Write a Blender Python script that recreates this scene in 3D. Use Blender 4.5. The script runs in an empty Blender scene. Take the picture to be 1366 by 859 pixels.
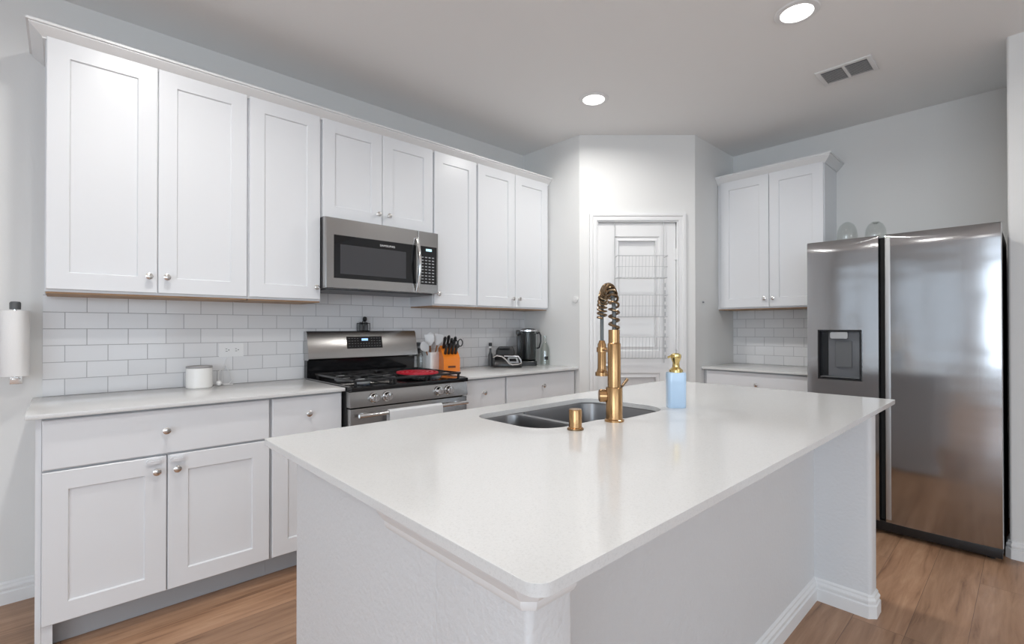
import bpy, bmesh, math, random
from mathutils import Vector, Matrix
random.seed(7)
S = bpy.context.scene
COL = S.collection

# ------------------------------------------------------------------ camera
FPX, CXP, CYP = 645.99, 697.58, 433.71
YAW, PITCH, ROLL, EYE = math.radians(46.4154), math.radians(.3232), math.radians(-.0451), 1.2327
fwd = Vector((math.cos(YAW)*math.cos(PITCH), math.sin(YAW)*math.cos(PITCH), math.sin(PITCH)))
rgt = Vector((math.sin(YAW), -math.cos(YAW), 0)); upv = rgt.cross(fwd)
r2 = rgt*math.cos(ROLL)+upv*math.sin(ROLL); u2 = -rgt*math.sin(ROLL)+upv*math.cos(ROLL)
cam = bpy.data.cameras.new('camera'); camo = bpy.data.objects.new('camera', cam); COL.objects.link(camo)
cam.sensor_fit = 'HORIZONTAL'; cam.sensor_width = 36; cam.lens = FPX*36/1366
cam.shift_x = (683-CXP)/1366; cam.shift_y = (CYP-429.5)/1366; cam.clip_start = .02
M = Matrix((r2, u2, -fwd)).transposed().to_4x4(); M.translation = Vector((0, 0, EYE)); camo.matrix_world = M
S.camera = camo
# ------------------------------------------------------------------ colour management, world, lights
S.view_settings.view_transform = 'Standard'; S.view_settings.look = 'None'
S.view_settings.gamma = 1; S.view_settings.use_curve_mapping = False
S.view_settings.exposure = -0.11
W = bpy.data.worlds.new('daylight'); S.world = W; W.use_nodes = True
W.node_tree.nodes['Background'].inputs[0].default_value = (.80, .90, 1, 1)
W.node_tree.nodes['Background'].inputs[1].default_value = 1.3
H = 2.796
def area(name, loc, rot, sx, sy, power, color, shape='RECTANGLE', spread=180):
    l = bpy.data.lights.new(name, 'AREA'); l.shape = shape; l.size = sx
    if shape == 'RECTANGLE': l.size_y = sy
    l.energy = power; l.color = color; l.spread = math.radians(spread)
    o = bpy.data.objects.new(name, l); COL.objects.link(o); o.location = loc; o.rotation_euler = rot
    return o
R90 = math.pi/2
# daylight just outside the room's windows (far wall on the -X side and the wall behind the camera)
area('window_daylight', (-4.35, -2.3, 1.45), (0, -R90, 0), 2.1, 4.1, 175, (.74, .87, 1))
area('window_daylight', (-.9, -4.85, 1.45), (R90, 0, 0), 5.0, 2.1, 66, (.76, .88, 1))
CANS = [(2.631, .795), (2.626, 2.056), (.275, .795), (.275, 2.056), (-1.6, .0), (-1.2, -2.4), (2.0, -2.2)]
for (x, y) in CANS:
    area('downlight_lamp', (x, y, H-.012), (0, 0, 0), .13, .13, 11.0, (1, .985, .955), 'DISK', 165)

# ------------------------------------------------------------------ materials
def mat(name, color, rough=.5, metal=0, **kw):
    m = bpy.data.materials.new(name); m.use_nodes = True; b = m.node_tree.nodes['Principled BSDF']
    b.inputs['Base Color'].default_value = (*color, 1); b.inputs['Roughness'].default_value = rough
    b.inputs['Metallic'].default_value = metal
    for k, v in kw.items():
        k = k.replace('_', ' ')
        b.inputs[k].default_value = (*v, 1) if isinstance(v, tuple) else v
    return m
def N(m, t, **props):
    n = m.node_tree.nodes.new(t)
    for k, v in props.items(): setattr(n, k, v)
    return n
def lk(m, a, b): m.node_tree.links.new(a, b)
def BS(m): return m.node_tree.nodes['Principled BSDF']
def bump(m, height, strength, dist):
    b = N(m, 'ShaderNodeBump'); b.inputs['Strength'].default_value = strength; b.inputs['Distance'].default_value = dist
    lk(m, height, b.inputs['Height']); lk(m, b.outputs[0], BS(m).inputs['Normal']); return b
def coords(m, scale=(1, 1, 1), loc=(0, 0, 0), rot=(0, 0, 0)):
    c = N(m, 'ShaderNodeTexCoord'); p = N(m, 'ShaderNodeMapping')
    p.inputs['Scale'].default_value = scale; p.inputs['Location'].default_value = loc; p.inputs['Rotation'].default_value = rot
    lk(m, c.outputs['Object'], p.inputs['Vector']); return p.outputs[0]
def noise(m, vec, scale, detail=3, rough=.5):
    n = N(m, 'ShaderNodeTexNoise'); n.inputs['Scale'].default_value = scale; n.inputs['Detail'].default_value = detail
    n.inputs['Roughness'].default_value = rough; lk(m, vec, n.inputs['Vector']); return n
def ramp(m, fac, stops):
    r = N(m, 'ShaderNodeValToRGB'); lk(m, fac, r.inputs[0])
    while len(r.color_ramp.elements) < len(stops): r.color_ramp.elements.new(.5)
    for e, (p, c) in zip(r.color_ramp.elements, stops): e.position = p; e.color = (*c, 1)
    return r
def textured(name, color, rough, nscale, strength, dist=.002):
    m = mat(name, color, rough); n = noise(m, coords(m), nscale, 3); bump(m, n.outputs[0], strength, dist); return m
m_wall = textured('wall_paint', (.78, .778, .765), .6, 90, .10)
m_ceil = textured('ceiling_paint', (.87, .87, .865), .8, 70, .18)
m_island = textured('island_wall_paint', (.71, .715, .725), .55, 75, .7, .003)
m_trim = mat('trim_paint', (.80, .80, .80), .35)
m_cab = mat('cabinet_paint', (.78, .79, .81), .32)
def _cab():
    n = noise(m_cab, coords(m_cab, (1, 1, .12)), 60, 2); bump(m_cab, n.outputs[0], .03, .001)
_cab()
m_cabgap = mat('cabinet_gap_shade', (.55, .555, .57), .5)  # white cabinet frame darkened: shade of the recessed gaps put into its colour
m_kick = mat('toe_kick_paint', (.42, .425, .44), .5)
m_wood = mat('cabinet_plywood', (.50, .33, .19), .5)
def _wd():
    n = noise(m_wood, coords(m_wood, (2, 30, 30)), 3, 4); r = ramp(m_wood, n.outputs[0], [(.3, (.26, .145, .07)), (.7, (.42, .26, .14))]); lk(m_wood, r.outputs[0], BS(m_wood).inputs['Base Color'])
_wd()
m_quartz = mat('white_quartz', (.80, .80, .79), .12)
def _q():
    v = coords(m_quartz); n = noise(m_quartz, v, 260, 2, .6)
    r = ramp(m_quartz, n.outputs[0], [(.28, (.65, .65, .645)), (.44, (.705, .705, .70)), (.75, (.73, .73, .725))]); lk(m_quartz, r.outputs[0], BS(m_quartz).inputs['Base Color'])
_q()
def tile_mat(name, axis, off):
    m = mat(name, (.8, .8, .8), .10); c = N(m, 'ShaderNodeTexCoord'); s = N(m, 'ShaderNodeSeparateXYZ'); lk(m, c.outputs['Object'], s.inputs[0])
    ax = N(m, 'ShaderNodeMath', operation='ADD'); ax.inputs[1].default_value = off; lk(m, s.outputs[axis], ax.inputs[0])
    az = N(m, 'ShaderNodeMath', operation='ADD'); az.inputs[1].default_value = -.914+.079*0; lk(m, s.outputs[2], az.inputs[0])
    cb = N(m, 'ShaderNodeCombineXYZ'); lk(m, ax.outputs[0], cb.inputs[0]); lk(m, az.outputs[0], cb.inputs[1])
    b = N(m, 'ShaderNodeTexBrick'); b.offset = .5; b.squash = 1; lk(m, cb.outputs[0], b.inputs['Vector'])
    b.inputs['Scale'].default_value = 1; b.inputs['Brick Width'].default_value = .156; b.inputs['Row Height'].default_value = .079
    b.inputs['Mortar Size'].default_value = .0016; b.inputs['Mortar Smooth'].default_value = .15
    b.inputs['Color1'].default_value = (.74, .74, .75, 1); b.inputs['Color2'].default_value = (.79, .79, .80, 1); b.inputs['Mortar'].default_value = (.40, .40, .41, 1)
    lk(m, b.outputs['Color'], BS(m).inputs['Base Color'])
    rr = N(m, 'ShaderNodeMapRange'); rr.inputs[3].default_value = .12; rr.inputs[4].default_value = .7; lk(m, b.outputs['Fac'], rr.inputs[0]); lk(m, rr.outputs[0], BS(m).inputs['Roughness'])
    inv = N(m, 'ShaderNodeMath', operation='SUBTRACT'); inv.inputs[0].default_value = 1; lk(m, b.outputs['Fac'], inv.inputs[1])
    n = noise(m, c.outputs['Object'], 14, 1); a2 = N(m, 'ShaderNodeMath', operation='MULTIPLY_ADD'); lk(m, n.outputs[0], a2.inputs[0]); a2.inputs[1].default_value = .35; lk(m, inv.outputs[0], a2.inputs[2])
    bump(m, a2.outputs[0], .35, .002); return m
m_tile_l = tile_mat('subway_tile', 0, -.088+1.56)
m_tile_r = tile_mat('subway_tile_fridge_wall', 1, .03)
m_floor = mat('oak_laminate', (.45, .27, .16), .38)
def _floor():
    m = m_floor; v = coords(m)
    b = N(m, 'ShaderNodeTexBrick'); b.offset = .37; b.offset_frequency = 3; lk(m, v, b.inputs['Vector'])
    b.inputs['Scale'].default_value = 1; b.inputs['Brick Width'].default_value = 1.22; b.inputs['Row Height'].default_value = .178
    b.inputs['Mortar Size'].default_value = .0012; b.inputs['Mortar Smooth'].default_value = .3
    b.inputs['Color1'].default_value = (0, 0, 0, 1); b.inputs['Color2'].default_value = (1, 1, 1, 1); b.inputs['Mortar'].default_value = (.5, .5, .5, 1)
    # grain: stretched noise, offset per plank
    mul = N(m, 'ShaderNodeVectorMath', operation='MULTIPLY_ADD'); lk(m, b.outputs['Color'], mul.inputs[0]); mul.inputs[1].default_value = (7, 5, 3); lk(m, v, mul.inputs[2])
    mp = N(m, 'ShaderNodeMapping'); mp.inputs['Scale'].default_value = (1.1, 13, 1); lk(m, mul.outputs[0], mp.inputs[0])
    g = noise(m, mp.outputs[0], 2.2, 7, .62); g.inputs['Distortion'].default_value = .5
    r = ramp(m, g.outputs[0], [(.28, (.20, .105, .058)), (.42, (.37, .212, .125)), (.58, (.45, .270, .165)), (.75, (.53, .340, .220))])
    mp2 = N(m, 'ShaderNodeMapping'); mp2.inputs['Scale'].default_value = (.9, 2.6, 1); lk(m, mul.outputs[0], mp2.inputs[0])
    g2 = noise(m, mp2.outputs[0], 1.8, 3); r2_ = ramp(m, g2.outputs[0], [(.35, (.82, .79, .77)), (.6, (1, 1, 1))])
    mx = N(m, 'ShaderNodeMix', data_type='RGBA', blend_type='MULTIPLY'); mx.inputs[0].default_value = .8; lk(m, r.outputs[0], mx.inputs[6]); lk(m, r2_.outputs[0], mx.inputs[7])
    tone = ramp(m, b.outputs['Color'], [(0, (.86, .86, .86)), (1, (1.05, 1.02, 1.0))])
    mx2 = N(m, 'ShaderNodeMix', data_type='RGBA', blend_type='MULTIPLY'); mx2.inputs[0].default_value = 1; lk(m, mx.outputs[2], mx2.inputs[6]); lk(m, tone.outputs[0], mx2.inputs[7])
    mx3 = N(m, 'ShaderNodeMix', data_type='RGBA', blend_type='MIX'); lk(m, b.outputs['Fac'], mx3.inputs[0]); lk(m, mx2.outputs[2], mx3.inputs[6]); mx3.inputs[7].default_value = (.16, .09, .055, 1)
    lk(m, mx3.outputs[2], BS(m).inputs['Base Color'])
    bump(m, g.outputs[0], .08, .002)
_floor()
def steel(name, color, rough, vec_scale, aniso=0, strength=.02):
    m = mat(name, color, rough, 1); v = coords(m, vec_scale); n = noise(m, v, 1, 2)
    rr = N(m, 'ShaderNodeMapRange'); rr.inputs[3].default_value = rough*.8; rr.inputs[4].default_value = rough*1.25; lk(m, n.outputs[0], rr.inputs[0]); lk(m, rr.outputs[0], BS(m).inputs['Roughness'])
    bump(m, n.outputs[0], strength, .001); return m
m_steel = steel('brushed_steel', (.44, .43, .42), .22, (8, 8, 700))
m_fridge = steel('fridge_steel', (.43, .43, .44), .15, (400, 400, 3))
def _fr():   # very faint sheet-metal waviness, as on real refrigerator doors
    m = m_fridge; v = coords(m, (1, .9, 3.0)); n = noise(m, v, 2.2, 1); b0 = BS(m).inputs['Normal'].links[0].from_node
    b = N(m, 'ShaderNodeBump'); b.inputs['Strength'].default_value = .25; b.inputs['Distance'].default_value = .012; lk(m, n.outputs[0], b.inputs['Height']); lk(m, b.outputs[0], b0.inputs['Normal'])
_fr()
m_sink = steel('sink_steel', (.29, .29, .295), .32, (300, 6, 300))
m_chrome = mat('chrome', (.75, .75, .75), .1, 1)
m_nickel = mat('satin_nickel', (.74, .72, .70), .22, 1)
m_brass = mat('brushed_gold', (.46, .275, .13), .24, 1)
m_goldp = mat('polished_gold', (.75, .58, .25), .18, 1)
m_bronze = mat('dark_spring_brass', (.22, .15, .09), .28, 1)
m_hose = mat('grey_hose', (.13, .14, .14), .4, .3)
m_black = mat('black_plastic', (.012, .012, .013), .28)
m_blackm = mat('matte_black', (.02, .02, .021), .55)
m_plate = mat('dispenser_plate', (.13, .135, .145), .35)
m_lock = mat('lock_plastic', (.70, .70, .72), .3)
m_strip = mat('satin_aluminium', (.45, .455, .46), .42, .85)
m_wire = mat('grey_white_wire', (.50, .51, .52), .4)
m_gasket = mat('black_rubber', (.006, .006, .006), .8)
m_enamel = mat('black_enamel', (.008, .008, .009), .12)
m_iron = mat('cast_iron', (.02, .02, .021), .22)
m_bglass = mat('black_glass', (.008, .008, .009), .04)
m_screen = mat('oven_window_mesh', (.055, .055, .06), .25)
m_dkgrey = mat('dark_grey_plastic', (.10, .105, .11), .4)
m_grey = mat('grey_plastic', (.30, .31, .32), .35)
m_white = mat('white_plastic', (.82, .82, .82), .35)
m_ceram = mat('white_ceramic', (.82, .81, .79), .2)
m_paper = textured('paper_towel', (.88, .87, .86), .9, 160, .3)
m_towel = textured('white_terry', (.72, .73, .74), .95, 260, .9, .004)
m_orange = mat('orange_plastic', (.80, .22, .02), .3)
m_dkor = mat('dark_print', (.12, .03, .01), .4)
m_red = mat('red_silicone', (.55, .01, .03), .35)
m_blue = mat('pale_blue_glass', (.50, .67, .86), .15, Coat_Weight=.5)
m_lid = mat('grey_lid', (.33, .32, .32), .4)
m_brownwood = mat('utensil_wood', (.30, .13, .06), .5)
m_slot = mat('socket_slot', (.06, .06, .06), .5)
m_label = mat('white_lettering', (.75, .75, .75), .5)
m_btn = mat('key_print', (.35, .36, .37), .5)
m_glass = mat('clear_glass', (.93, .96, .95), .03, 0, Transmission_Weight=1.0, IOR=1.3)
m_thin = bpy.data.materials.new('window_glass'); m_thin.use_nodes = True
def _thin(m, alpha, col):
    nt = m.node_tree; nt.nodes.remove(nt.nodes['Principled BSDF']); t = N(m, 'ShaderNodeBsdfTransparent'); t.inputs[0].default_value = (*col, 1)
    g = N(m, 'ShaderNodeBsdfGlossy'); g.inputs['Roughness'].default_value = .03; mx = N(m, 'ShaderNodeMixShader'); mx.inputs[0].default_value = alpha
    lk(m, t.outputs[0], mx.inputs[1]); lk(m, g.outputs[0], mx.inputs[2]); lk(m, mx.outputs[0], nt.nodes['Material Output'].inputs[0])
_thin(m_thin, .06, (1, 1, 1))
m_thin2 = bpy.data.materials.new('thin_clear_glass'); m_thin2.use_nodes = True; _thin(m_thin2, .06, (.95, .96, .955))
def emit(name, c, s):
    m = mat(name, (0, 0, 0), .5); BS(m).inputs['Emission Color'].default_value = (*c, 1); BS(m).inputs['Emission Strength'].default_value = s; return m
m_lens = emit('lit_lens', (1, .97, .93), 9); m_led = emit('blue_led', (.35, .6, 1), 1.6); m_ledw = emit('clock_led', (.55, .85, .95), 1.5)

# ------------------------------------------------------------------ mesh helpers
class B:
    def __init__(s): s.bm = bmesh.new()
    def face(s, vs):
        try: return s.bm.faces.new(vs)
        except ValueError: return None
    def loops(s, ls, cap0=True, cap1=True, closed=True):
        rows = [[s.bm.verts.new(p) for p in l] for l in ls]; n = len(rows[0])
        for a, b in zip(rows[:-1], rows[1:]):
            for i in range(n if closed else n-1): s.face((a[i], a[(i+1) % n], b[(i+1) % n], b[i]))
        if cap0: s.face(rows[0][::-1])
        if cap1: s.face(rows[-1])
        return rows
    def box(s, x0, x1, y0, y1, z0, z1, bev=0):
        if x0 > x1: x0, x1 = x1, x0
        if y0 > y1: y0, y1 = y1, y0
        if z0 > z1: z0, z1 = z1, z0
        t = bmesh.new(); bmesh.ops.create_cube(t, size=1)
        for v in t.verts: v.co = Vector(((x0+x1)/2+v.co.x*(x1-x0), (y0+y1)/2+v.co.y*(y1-y0), (z0+z1)/2+v.co.z*(z1-z0)))
        if bev: bmesh.ops.bevel(t, geom=t.edges[:], offset=min(bev, .45*min(x1-x0, y1-y0, z1-z0)), segments=2, affect='EDGES', profile=.6)
        s.add(t); return s
    def add(s, t, mtx=None):
        if mtx is not None: bmesh.ops.transform(t, matrix=mtx, verts=t.verts)
        me = bpy.data.meshes.new('tmp'); t.to_mesh(me); t.free(); s.bm.from_mesh(me); bpy.data.meshes.remove(me)
    def tube(s, pts, r, n=10, cap=True, rs=None):
        pts = [Vector(p) for p in pts]; rows = []; up = None
        for i, p in enumerate(pts):
            t = (pts[min(i+1, len(pts)-1)]-pts[max(i-1, 0)]).normalized()
            if up is None:
                up = Vector((0, 0, 1)) if abs(t.z) < .9 else Vector((1, 0, 0))
            a = t.cross(up).normalized(); b = t.cross(a).normalized(); up = a.cross(t) if abs(a.cross(t).length) > .1 else up
            rr = rs[i] if rs else r
            rows.append([p+a*math.cos(2*math.pi*k/n)*rr+b*math.sin(2*math.pi*k/n)*rr for k in range(n)])
        s.loops(rows, cap, cap); return s
    def lathe(s, prof, c=(0, 0, 0), n=24, axis='Z', sx=1, sy=1):
        # prof: list of (r, h)
        rows = []
        for r, h in prof:
            r = max(r, 1e-4); row = []
            for k in range(n):
                a = 2*math.pi*k/n; u, v = r*math.cos(a)*sx, r*math.sin(a)*sy
                row.append({'Z': (c[0]+u, c[1]+v, c[2]+h), 'Y': (c[0]+u, c[1]-h, c[2]+v), 'X': (c[0]+h, c[1]+u, c[2]+v)}[axis])
            rows.append(row)
        s.loops(rows); return s
    def prism(s, poly, a0, a1, axis='Z'):
        f = {'Z': lambda p, a: (p[0], p[1], a), 'X': lambda p, a: (a, p[0], p[1]), 'Y': lambda p, a: (p[0], a, p[1])}[axis]
        s.loops([[f(p, a0) for p in poly], [f(p, a1) for p in poly]]); return s
    def obj(s, name, m, parent=None, smooth=True, label=None, mtx=None):
        bm = s.bm
        if mtx is not None: bmesh.ops.transform(bm, matrix=mtx, verts=bm.verts)
        bmesh.ops.remove_doubles(bm, verts=bm.verts, dist=1e-6); bmesh.ops.recalc_face_normals(bm, faces=bm.faces)
        me = bpy.data.meshes.new(name); 
        if smooth:
            for f in bm.faces: f.smooth = True
            for e in bm.edges:
                if len(e.link_faces) == 2 and e.calc_face_angle(0) > math.radians(32): e.smooth = False
        bm.to_mesh(me); bm.free(); me.materials.append(m)
        o = bpy.data.objects.new(name, me); COL.objects.link(o)
        if parent: o.parent = parent
        if label: o['label'] = label
        return o
def rrect(x0, x1, y0, y1, r, n=5):
    rs = r if isinstance(r, (list, tuple)) else [r]*4; out = []
    for (cx, cy, a0), q in zip([(x1, y1, 0), (x0, y1, 90), (x0, y0, 180), (x1, y0, 270)], rs):
        px = cx-q if cx == x1 else cx+q; py = cy-q if cy == y1 else cy+q
        for k in range(n+1):
            a = math.radians(a0+90*k/n); out.append((px+q*math.cos(a), py+q*math.sin(a)))
    return out
def thing(name, label, cat, loc=(0, 0, 0), rz=0, group=None):
    o = bpy.data.objects.new(name, None); o.empty_display_size = .05; COL.objects.link(o); o.location = loc; o.rotation_euler = (0, 0, rz)
    o['label'] = label; o['category'] = cat
    if group: o['group'] = group
    return o
def tag(o, label, cat, group=None):
    o['label'] = label; o['category'] = cat
    if group: o['group'] = group
    return o
def struct(o, label=None):
    o['kind'] = 'structure'
    if label: o['label'] = label
    return o
def text(name, s, size, m, parent, mtx, depth=.0006):
    c = bpy.data.curves.new('txt', 'FONT'); c.body = s; c.size = size; c.extrude = depth; c.align_x = 'CENTER'; c.align_y = 'CENTER'
    t = bpy.data.objects.new('txt', c); COL.objects.link(t); dg = bpy.context.evaluated_depsgraph_get(); dg.update()
    me = bpy.data.meshes.new_from_object(t.evaluated_get(dg)); bpy.data.objects.remove(t); me.name = name
    me.transform(mtx); me.materials.clear(); me.materials.append(m)
    o = bpy.data.objects.new(name, me); COL.objects.link(o); o.parent = parent; return o

# ------------------------------------------------------------------ key dimensions
YW, YB, YU = 3.176, 2.556, 2.854          # tiled wall, base fronts, upper fronts
XR = 3.030                                # return wall right of the main run
XF, YR = 4.442, 1.876                     # fridge wall, return wall left of the fridge wall
P0, P1 = (3.030, 2.520), (3.712, 1.876)   # diagonal pantry wall
CT = .914                                 # counter height
RX0, RX1 = 1.103, 1.872                   # range

# ------------------------------------------------------------------ room
struct(B().box(-4.2, 4.7, -4.7, 3.4, -.06, 0).obj('floor', m_floor))
struct(B().box(-4.2, 4.7, -4.7, 3.4, H, H+.06).obj('ceiling', m_ceil))
struct(B().box(-4.2, XR+.12, YW, YW+.12, 0, H).obj('wall_left', m_wall))
struct(B().prism([(XR, YW), (XR, P0[1]), (XR+.03, P0[1]+.06), (XR+.11, P0[1]+.06), (XR+.11, YW)], 0, H).obj('wall_return', m_wall))
# diagonal wall with the pantry door opening (built in its own frame: x along wall, -y to the room)
DL = math.hypot(P1[0]-P0[0], P1[1]-P0[1]); DA = math.atan2(P1[1]-P0[1], P1[0]-P0[0])
MD = Matrix.Translation((P0[0], P0[1], 0)) @ Matrix.Rotation(DA, 4, 'Z')
DX0, DX1, DZ = .140, .800, 2.100
b = B(); b.box(0, DX0, 0, .11, 0, H); b.box(DX1, DL, 0, .11, 0, H); b.box(DX0, DX1, 0, .11, DZ, H)
struct(b.obj('wall_pantry', m_wall, mtx=MD))
struct(B().box(P1[0], XF+.12, YR, YR+.11, 0, H).obj('wall_alcove', m_wall))
struct(B().box(XF, XF+.12, .085, YR, 0, H).obj('wall_fridge', m_wall))
b = B(); b.prism(rrect(3.68, 4.7, -4.7, .087, [0.001, .012, .001, .001], 4), 0, H); struct(b.obj('wall_right', m_wall))
# far walls with windows
b = B(); b.box(-4.2, -4.08, -4.7, -4.3, 0, H); b.box(-4.2, -4.08, -.3, .3, 0, H); b.box(-4.2, -4.08, 2.7, YW, 0, H)
for a_, c_ in ((-4.3, -.3), (.3, 2.7)): b.box(-4.2, -4.08, a_, c_, 0, .5); b.box(-4.2, -4.08, a_, c_, 2.4, H)
struct(b.obj('wall_far', m_wall))
b = B(); b.box(-4.08, -3.3, -4.7, -4.58, 0, H); b.box(1.5, 3.68, -4.7, -4.58, 0, H); b.box(-3.3, 1.5, -4.7, -4.58, 0, .5); b.box(-3.3, 1.5, -4.7, -4.58, 2.4, H)
struct(b.obj('wall_back', m_wall))
k = 1
for y0, y1 in ((-4.3, -2.967), (-2.967, -1.633), (-1.633, -.3), (.3, 1.5), (1.5, 2.7)):
    b = B(); b.box(-4.16, -4.10, y0, y0+.05, .5, 2.4); b.box(-4.16, -4.10, y1-.05, y1, .5, 2.4); b.box(-4.16, -4.10, y0+.05, y1-.05, .5, .56); b.box(-4.16, -4.10, y0+.05, y1-.05, 2.34, 2.4); b.box(-4.15, -4.11, y0+.05, y1-.05, 1.43, 1.47)
    w = struct(b.obj('window_%d' % k, m_trim)); B().box(-4.132, -4.128, y0+.05, y1-.05, .56, 2.34).obj('pane', m_thin, w); k += 1
for i in range(3):
    x0 = -3.3+i*1.6; x1 = x0+1.6
    b = B(); b.box(x0, x0+.05, -4.66, -4.60, .5, 2.4); b.box(x1-.05, x1, -4.66, -4.60, .5, 2.4); b.box(x0+.05, x1-.05, -4.66, -4.60, .5, .56); b.box(x0+.05, x1-.05, -4.66, -4.60, 2.34, 2.4); b.box(x0+.05, x1-.05, -4.65, -4.61, 1.43, 1.47)
    w = struct(b.obj('window_%d' % k, m_trim)); B().box(x0+.05, x1-.05, -4.632, -4.628, .56, 2.34).obj('pane', m_thin, w); k += 1
# baseboards: profile swept along paths (outline given from the wall side)
BBP = [(0, 0), (.016, 0), (.016, .052), (.0105, .056), (.0105, .062), (.0135, .066), (.0135, .074), (.007, .083), (.007, .090), (.003, .096), (0, .098)]
def sweep(b, path, prof, closed=False, z=0):
    # path: 2D points, profile offset to the RIGHT of travel direction
    n = len(path); rows = []
    for i in range(n):
        p = Vector(path[i]); d0 = (p-Vector(path[i-1])).normalized() if i > 0 or closed else None
        d1 = (Vector(path[(i+1) % n])-p).normalized() if i < n-1 or closed else None
        if d0 is None: d0 = d1
        if d1 is None: d1 = d0
        n0 = Vector((d0.y, -d0.x)); n1 = Vector((d1.y, -d1.x)); m = (n0+n1); m = m/(1+n0.dot(n1))
        rows.append([(p.x+m.x*o, p.y+m.y*o, z+h) for o, h in prof])
    if closed: rows.append(rows[0]); b.loops(rows, False, False)
    else: b.loops(rows)
    return b
struct(sweep(B(), [(-4.08, YW), (-.074, YW)], BBP).obj('baseboard_left', m_trim))
struct(sweep(B(), [(3.80, .087), (3.692, .087), (3.68, .075), (3.68, -4.58)], BBP).obj('baseboard_right', m_trim))
struct(sweep(B(), [(XR, 2.54), P0, (P0[0]+(P1[0]-P0[0])*.075/DL, P0[1]+(P1[1]-P0[1])*.075/DL)], BBP).obj('baseboard_pantry', m_trim))
# backsplash tiles
b = B(); b.box(-.065, RX0-.01, YW-.008, YW-.0005, CT, 1.392); b.box(RX0-.01, 1.88, YW-.008, YW-.0005, .60, 1.50); b.box(1.88, XR, YW-.008, YW-.0005, CT, 1.392)
struct(b.obj('backsplash', m_tile_l, smooth=False), 'white glossy subway tile backsplash with grey grout behind the range')
struct(B().box(XF-.008, XF-.0005, .98, YR, CT, 1.40).obj('backsplash', m_tile_r, smooth=False), 'small white subway tile backsplash beside the refrigerator')
# pantry door (5mm inside the casing), frame coordinates then moved by MD
door = bpy.data.objects.new('door_1', None); COL.objects.link(door); struct(door, 'white two panel pantry door in diagonal wall'); door.location = (P0[0], P0[1], 0); door.rotation_euler = (0, 0, DA)
def casing_prof(w): return [(0, 0), (0, -.012), (w*.25, -.016), (w*.5, -.014), (w*.62, -.020), (w*.9, -.022), (w, -.020), (w, 0)]
def casing(b, x0, x1, z1, w):
    # mitred three-sided casing; profile offset outward
    pr = casing_prof(w); rows = []
    for (px, pz, ox, oz) in [(x0, 0, -1, 0), (x0, z1, -1, 1), (x1, z1, 1, 1), (x1, 0, 1, 0)]:
        rows.append([(px+ox*o, y-.0005, pz+oz*o) for o, y in pr])
    b.loops(rows); return b
casing(B(), DX0, DX1, DZ, .058).obj('door_casing', m_trim, door)
b = B(); b.box(DX0, DX0+.012, 0, .11, 0, DZ); b.box(DX1-.012, DX1, 0, .11, 0, DZ); b.box(DX0+.012, DX1-.012, 0, .11, DZ-.012, DZ); b.obj('door_jamb', m_trim, door)
def panel_door(b, x0, x1, z0, z1, panels, y0, y1, depth=.010, inset=.014):
    """slab with recessed panels; panels = list of (px0,px1,pz0,pz1) stacked vertically with the same px"""
    px0, px1 = panels[0][0], panels[0][1]
    b.box(x0, px0, y0, y1, z0, z1); b.box(px1, x1, y0, y1, z0, z1)
    zs = [z0]
    for p in panels: zs += [p[2], p[3]]
    zs.append(z1)
    for i in range(0, len(zs), 2): b.box(px0, px1, y0, y1, zs[i], zs[i+1])
    for (a, c, d, e) in panels:
        def L(i, y): return [(a+i, y, d+i), (c-i, y, d+i), (c-i, y, e-i), (a+i, y, e-i)]
        b.loops([L(0, y0), L(inset*.4, y0+depth), L(inset, y0+depth), L(inset+.02, y0+depth*.35), L(inset+.02, y1-.002)], False, True)
    return b
panel_door(B(), DX0+.015, DX1-.015, .012, DZ-.015, [(.285, .655, .22, .865), (.285, .655, 1.045, 1.975)], .018, .053).obj('door_slab', m_trim, door, smooth=False)
for z in (.32, 1.10, 1.83):
    b = B(); b.lathe([(0, -.045), (.006, -.045), (.006, .045), (0, .045)], (DX1-.013, .010, z), 10); b.box(DX1-.03, DX1-.0125, .0145, .0175, z-.045, z+.045); b.obj('hinge', m_trim, door)
b = B(); b.lathe([(.024, 0), (.024, .006), (.01, .008), (.01, .03), (.02, .038), (.026, .052), (.022, .066), (0, .07)], (.215, .018, .93), 20, 'Y'); b.obj('door_knob', m_nickel, door)
# wire rack hanging over the door
rk = thing('door_rack', 'white wire basket rack hanging on the pantry door', 'rack', (P0[0], P0[1], 0), DA)
b = B()
for x in (.285, .682):
    b.tube([(x, .016, 2.088), (x, -.006, 2.088), (x, -.008, 2.07), (x, -.008, .95)], .0028, 6)
b.obj('frame', m_wire, rk)
for i in range(11):
    z = 1.56-i*.058; B().lathe([(.0045, 0), (.0045, .034)], (.690, -.010, z), 8).obj('rail_clip', m_wire, rk)
for z0 in (1.63, 1.32, .99):
    b = B(); z1 = z0+.17; x0, x1, ya, yb = .285, .682, -.008, -.115
    for z, yy in ((z1, yb), (z0, yb+.02)):
        b.tube([(x0, ya, z), (x0, yy, z), (x1, yy, z), (x1, ya, z)], .0026, 6)
    b.tube([(x0, ya, z0+.085), (x0, yb+.01, z0+.085), (x1, yb+.01, z0+.085), (x1, ya, z0+.085)], .0016, 5)
    for i in range(15):
        x = x0+(x1-x0)*(i+.5)/15; b.tube([(x, yb, z1), (x, yb+.02, z0), (x, ya, z0)], .0013, 5)
    b.tube([(x0, ya, z0), (x1, ya, z0)], .0022, 5); b.obj('basket', m_wire, rk)
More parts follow.
